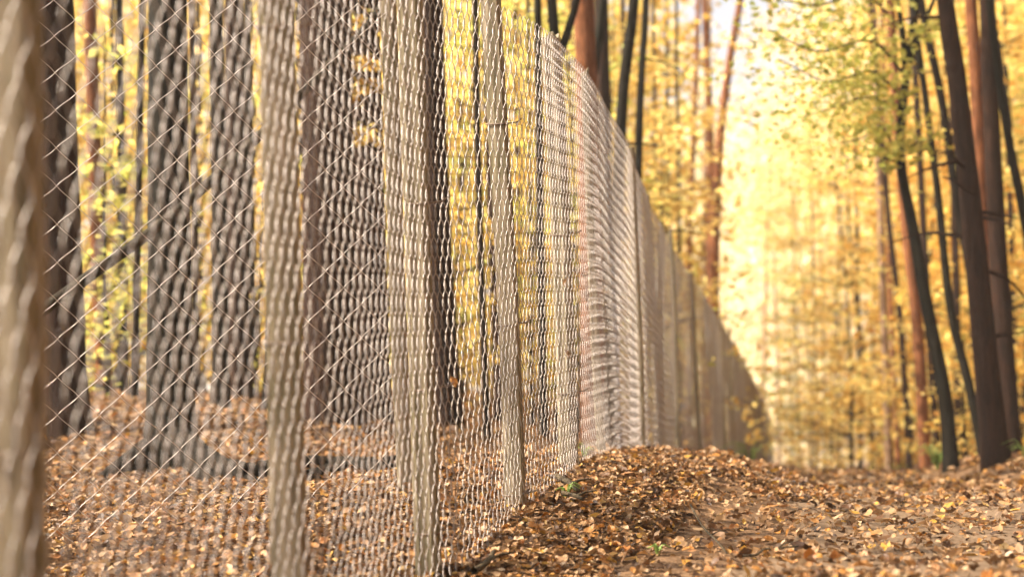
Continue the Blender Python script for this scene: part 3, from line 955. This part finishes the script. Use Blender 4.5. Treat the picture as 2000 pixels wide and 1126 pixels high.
# ------------------------------------------------------------------ dead wood on the ground and leaning
P = smooth_line([at(60, 622, 5.3), at(180, 535, 5.5), at(330, 425, 5.75), at(500, 272, 6.2), at(640, 130, 6.7), at(700, 70, 6.9), at(748, 10, 7.1)], 46)
e = at(-60, 735, 5.15)
e[2] = float(ground(e[0], e[1]))
P = np.vstack([smooth_line([np.array((P[0][0] - 1.1, P[0][1] - .2, float(ground(P[0][0] - 1.1, P[0][1] - .2)))), P[0] - (P[4] - P[0]) * 1.0, P[0]], 14)[:-1], P])
V, fs = tube(P, np.interp(np.linspace(0, 1, len(P)), [0, .5, 1], [.024, .021, .019]), 10, .04, 9, ridges=.04)
o = mk('dead_branch', V - P[0], fs, M['branch'])
o.location = P[0]
tag(o, 'long bare dead branch leaning diagonally against the trunks behind the fence', 'branch')
for lab, pts, r in (('black rotten log lying behind the second and third fence posts', [(395, 960, 6.2), (480, 985, 5.6), (560, 980, 5.75), (640, 950, 6.4), (740, 960, 6.0), (840, 945, 6.7)], .05),
                    ('thinner rotten branch on the leaves below the black log', [(600, 1010, 5.2), (680, 1000, 5.45), (760, 1000, 5.3), (835, 985, 5.7)], .032)):
    Q = np.array([at(*p) for p in pts])
    Q[:, 2] = ground(Q[:, 0], Q[:, 1]) + r * .7
    PP = smooth_line(Q, 24)
    V, fs = tube(PP, np.linspace(r, r * .75, 24), 12, .04, 4, ridges=.06)
    o = mk('fallen_log', V - PP[0], fs, M['rotten'])
    o.location = PP[0]
    tag(o, lab, 'log')

# ------------------------------------------------------------------ leaf litter
def leaf_shape(rs, lobed=True):
    """a curled lobed leaf: 12 vertices, 10 triangles + a stalk"""
    m = np.array([[0, 0, 0], [0, .34, .03], [0, .67, .03], [0, 1.0, 0]], float)
    wl = np.array([.26, .36, .20]) * (1 if lobed else .8)
    yl = np.array([.16, .52, .84])
    cu = rs.uniform(-.05, .22)
    l = np.stack([-wl * rs.uniform(.8, 1.2, 3), yl + rs.normal(0, .04, 3), cu * (1 + rs.normal(0, .6, 3))], -1)
    r_ = np.stack([wl * rs.uniform(.8, 1.2, 3), yl + rs.normal(0, .04, 3), cu * (1 + rs.normal(0, .6, 3))], -1)
    V = np.vstack([m, l, r_])
    V[:, 2] += rs.uniform(-.25, .25) * (V[:, 1] - .5) ** 2 * 2
    V[:, 1] -= .5
    f = [(0, 1, 4), (1, 5, 4), (1, 2, 5), (2, 6, 5), (2, 3, 6), (0, 7, 1), (1, 7, 8), (1, 8, 2), (2, 8, 9), (2, 9, 3)]
    return V, np.array(f)


def rot_mats(rs, n, tilt):
    a = rs.uniform(0, 6.28, n)
    tx, ty = rs.normal(0, tilt, n), rs.normal(0, tilt, n)
    ca, sa = np.cos(a), np.sin(a)
    Rz = np.zeros((n, 3, 3)); Rz[:, 0, 0] = ca; Rz[:, 0, 1] = -sa; Rz[:, 1, 0] = sa; Rz[:, 1, 1] = ca; Rz[:, 2, 2] = 1
    Rx = np.zeros((n, 3, 3)); Rx[:, 0, 0] = 1; Rx[:, 1, 1] = np.cos(tx); Rx[:, 1, 2] = -np.sin(tx); Rx[:, 2, 1] = np.sin(tx); Rx[:, 2, 2] = np.cos(tx)
    Ry = np.zeros((n, 3, 3)); Ry[:, 1, 1] = 1; Ry[:, 0, 0] = np.cos(ty); Ry[:, 0, 2] = np.sin(ty); Ry[:, 2, 0] = -np.sin(ty); Ry[:, 2, 2] = np.cos(ty)
    return Rx @ Ry @ Rz


def wedge(rs, n, y0, y1, lo=-.46, hi=.46, pad=.5):
    yy = np.sqrt(rs.uniform(y0 ** 2, y1 ** 2, n))
    xx = rs.uniform(lo, hi, n) * yy + rs.uniform(-pad, pad, n)
    return xx, yy


def bare(x, y):
    """patches of the path where the soil shows through"""
    t = x - ip(FX, y)
    on = (t > .5) & (t < 2.1)
    p = np.sin(3.1 * x + 1.2 * y) + np.sin(1.7 * y - 2.3 * x + 2) + np.sin(6.1 * x - 1.1 * y + 4) * .6
    return on & (p > -.9)


def scatter(n, y0, y1, size, seed, poly=True, lift=.012, tilt=.38, keep=.16):
    rs = np.random.default_rng(seed)
    x, y = wedge(rs, n, y0, y1)
    kp = ~bare(x, y) | (rs.uniform(0, 1, n) < keep)
    x, y = x[kp], y[kp]
    n = len(x)
    z = ground(x, y) + rs.uniform(.004, lift * 2, n)
    sz = size * rs.uniform(.55, 1.35, n)
    RM = rot_mats(rs, n, tilt)
    Vs, Fs, k = [], [], 0
    shapes = [leaf_shape(rs, q % 3 > 0) for q in range(10)] if poly else [(np.array([[0, -.5, 0], [.33, 0, .08], [0, .5, .03], [-.33, 0, .1]]), np.array([[0, 1, 2], [0, 2, 3]]))] * 10
    which = rs.integers(0, 10, n)
    for q, (SV, SF) in enumerate(shapes):
        ii = np.where(which == q)[0]
        if not len(ii):
            continue
        W = np.einsum('nij,vj->nvi', RM[ii], SV) * sz[ii, None, None] + np.stack([x, y, z], -1)[ii, None]
        Vs.append(W.reshape(-1, 3))
        Fs.append((np.arange(len(ii))[:, None, None] * len(SV) + SF[None]).reshape(-1, 3) + k)
        k += len(ii) * len(SV)
    return np.vstack(Vs), [np.vstack(Fs)]


parts = [scatter(66000, 2.2, 6.5, .030, 31), scatter(40000, 6.3, 11, .042, 32, lift=.016), scatter(38000, 10.5, 22, .072, 33, poly=False, lift=.02, tilt=.6), scatter(26000, 20, 55, .15, 34, poly=False, lift=.03, tilt=.7)]
V, fs = join(parts)
o = mk('leaf_litter', V, fs, M['litter'], smooth=False)
tag(o, 'brown and orange fallen leaves carpeting the ground and the path', 'leaves', kind='stuff')
# the nearest single leaves one can tell apart
rs = np.random.default_rng(77)
LM = [mesh('leaf', *(lambda a: (a[0], [a[1]]))(leaf_shape(rs, q % 3 > 0)), M['litter_obj'], smooth=False) for q in range(10)]
cnt = 0
while cnt < 300:
    y = math.sqrt(rs.uniform(2.9 ** 2, 6.2 ** 2))
    px = rs.uniform(880, 2000) if rs.uniform() < .72 else rs.uniform(90, 880)
    x = (px - 1000) / F * y
    t = x - float(ip(FX, y))
    if abs(t) < .14:
        continue
    o = bpy.data.objects.new('leaf', LM[cnt % 10])
    COL.objects.link(o)
    o.parent = gr
    sc = rs.uniform(.034, .056)
    o.scale = (sc, sc, sc)
    o.location = (x, y, float(ground(x, y)) + .028)
    o.rotation_euler = (rs.normal(0, .35), rs.normal(0, .35), rs.uniform(0, 6.28))
    cnt += 1
# leaves caught in the netting
for (px, py, y, lab) in ((1088, 551, 5.22, 'small brown leaf caught in the netting halfway up beside the fifth post'), (838, 745, 3.92, 'curled rusty leaf caught in the netting beside the third post'),
                         (1082, 690, 5.18, 'brown leaf caught low in the netting left of the fifth post'), (838, 965, 3.9, 'dry leaf lodged in the netting near the foot of the third post'), (917, 968, 4.15, 'red leaf lodged at the bottom of the netting between third and fourth posts')):
    o = bpy.data.objects.new('caught_leaf', LM[3])
    COL.objects.link(o)
    s = s_of_y(y)
    p = fpt(np.array([s]))[0] + fence_normal(np.array([s]))[0] * .05
    z = at(px, py, y)[2]
    o.location = (p[0] - .03 * (z - p[2]), p[1], z)
    o.scale = (.035, .035, .035)
    o.rotation_euler = (1.2, .4, rs.uniform(0, 6))
    tag(o, lab, 'leaf')

# ------------------------------------------------------------------ twigs, ferns and small green plants
for lab, a, b_, r in (('thick forked twig lying at the fence foot near the third post', (925, 1115, 3.75), (965, 1085, 3.95), .010), ('broken stick on the bank beside the fifth fence post', (1088, 932, 5.0), (1130, 958, 4.75), .012),
                      ('dark short stick lying on the bank below the pale one', (1098, 962, 4.7), (1138, 972, 4.6), .009), ('long thin twig lying on the leaves beside the path', (1345, 985, 4.9), (1420, 1070, 3.9), .004),
                      ('thin dark twig lying across the path leaves', (1450, 1092, 3.8), (1560, 1086, 3.85), .004)):
    A_, B_ = at(*a), at(*b_)
    Q = smooth_line([A_, (A_ + B_) / 2 + (.01, .01, 0), B_], 10)
    Q[:, 2] = ground(Q[:, 0], Q[:, 1]) + .03 + r
    parts = [tube(Q, np.linspace(r, r * .6, 10), 8, .05, 2)]
    f = Q[5]
    parts.append(tube([f, f + (.03, .03, .01), f + (.07, .04, .015)], [r * .6, r * .4, r * .2], 6))
    V, fs = parts[0]
    o = mk('twig', V - Q[0], fs, M['deadwood'])
    o.location = Q[0]
    tag(o, lab, 'twig')
    V, fs = parts[1]
    mk('side_shoot', V - Q[0], fs, M['deadwood'], o)


def fern(name, label, px, d, h, n, seed, cat='fern', up=.8):
    rs = np.random.default_rng(seed)
    x = (px - 1000) / F * d
    z = float(ground(x, d))
    root = empty(name, (x, d, z))
    tag(root, label, cat)
    for k in range(n):
        a = rs.uniform(0, 6.28)
        ln = h * rs.uniform(.7, 1.15)
        o_ = np.array((math.cos(a), math.sin(a), 0))
        PP = smooth_line([(0, 0, 0), o_ * ln * .35 + (0, 0, ln * up), o_ * ln * .9 + (0, 0, ln * (up - .15))], 12)
        parts = [tube(PP, np.linspace(.004, .001, 12), 4)]
        sd_ = np.array((-o_[1], o_[0], 0))
        V, F_ = [], []
        for j in range(2, 12):
            wl = h * .28 * (1 - j / 12.5)
            for s_ in (-1, 1):
                b0 = len(V)
                V += [PP[j], PP[j] + sd_ * s_ * wl + (0, 0, -.1 * wl), PP[j] + o_ * ln * .05]
                F_.append((b0, b0 + 1, b0 + 2))
        parts.append((np.array(V), [np.array(F_)]))
        VV, fs = join(parts)
        mk('frond', VV, fs, M['fern'], root, smooth=False)


fern('fern', 'bright green fern at the far foot of the fence', 1462, 13.0, .26, 22, 1)
fern('fern', 'smaller dark green fern just left of the bright one at the fence', 1425, 12.0, .12, 12, 2)
fern('fern', 'pale green fern growing at the foot of the bent black trunk', 1825, 11.0, .22, 18, 3)
fern('fern', 'small green fern by the pale trunk at the path bend', 1745, 16.5, .18, 12, 4)
fern('fern', 'low green fern at the right picture edge under the thick pine', 1998, 9.0, .14, 12, 5)
fern('grass_tuft', 'small dark green tuft on the bank near the fourth post', 1105, 4.75, .05, 9, 6, 'plant', 1.1)
fern('grass_tuft', 'tiny pale green plant among the path-side leaves', 1282, 4.05, .035, 8, 7, 'plant', .8)
fern('grass_tuft', 'dark green tuft at the fence foot beside the sixth post', 1142, 5.75, .06, 9, 8, 'plant', 1.1)

# ------------------------------------------------------------------ sunlit autumn haze
b = NB('autumn_haze')
pv = b.n('ShaderNodeVolumePrincipled')
pv.inputs['Color'].default_value = (1.0, 0.95, 0.86, 1)
pv.inputs['Density'].default_value = 0.0015
pv.inputs['Anisotropy'].default_value = 0.0
b.l(pv.outputs[0], b.out.inputs['Volume'])
X0, X1, Y0, Y1, Z0, Z1 = -720, 860, -14, 670, -9.5, 26
V = np.array([(x, y, z) for z in (Z0, Z1) for y in (Y0, Y1) for x in (X0, X1)])
hz = mk('haze', V, np.array([(0, 2, 3, 1), (4, 5, 7, 6), (0, 1, 5, 4), (2, 6, 7, 3), (0, 4, 6, 2), (1, 3, 7, 5)]), b.m, smooth=False)
tag(hz, kind='stuff')
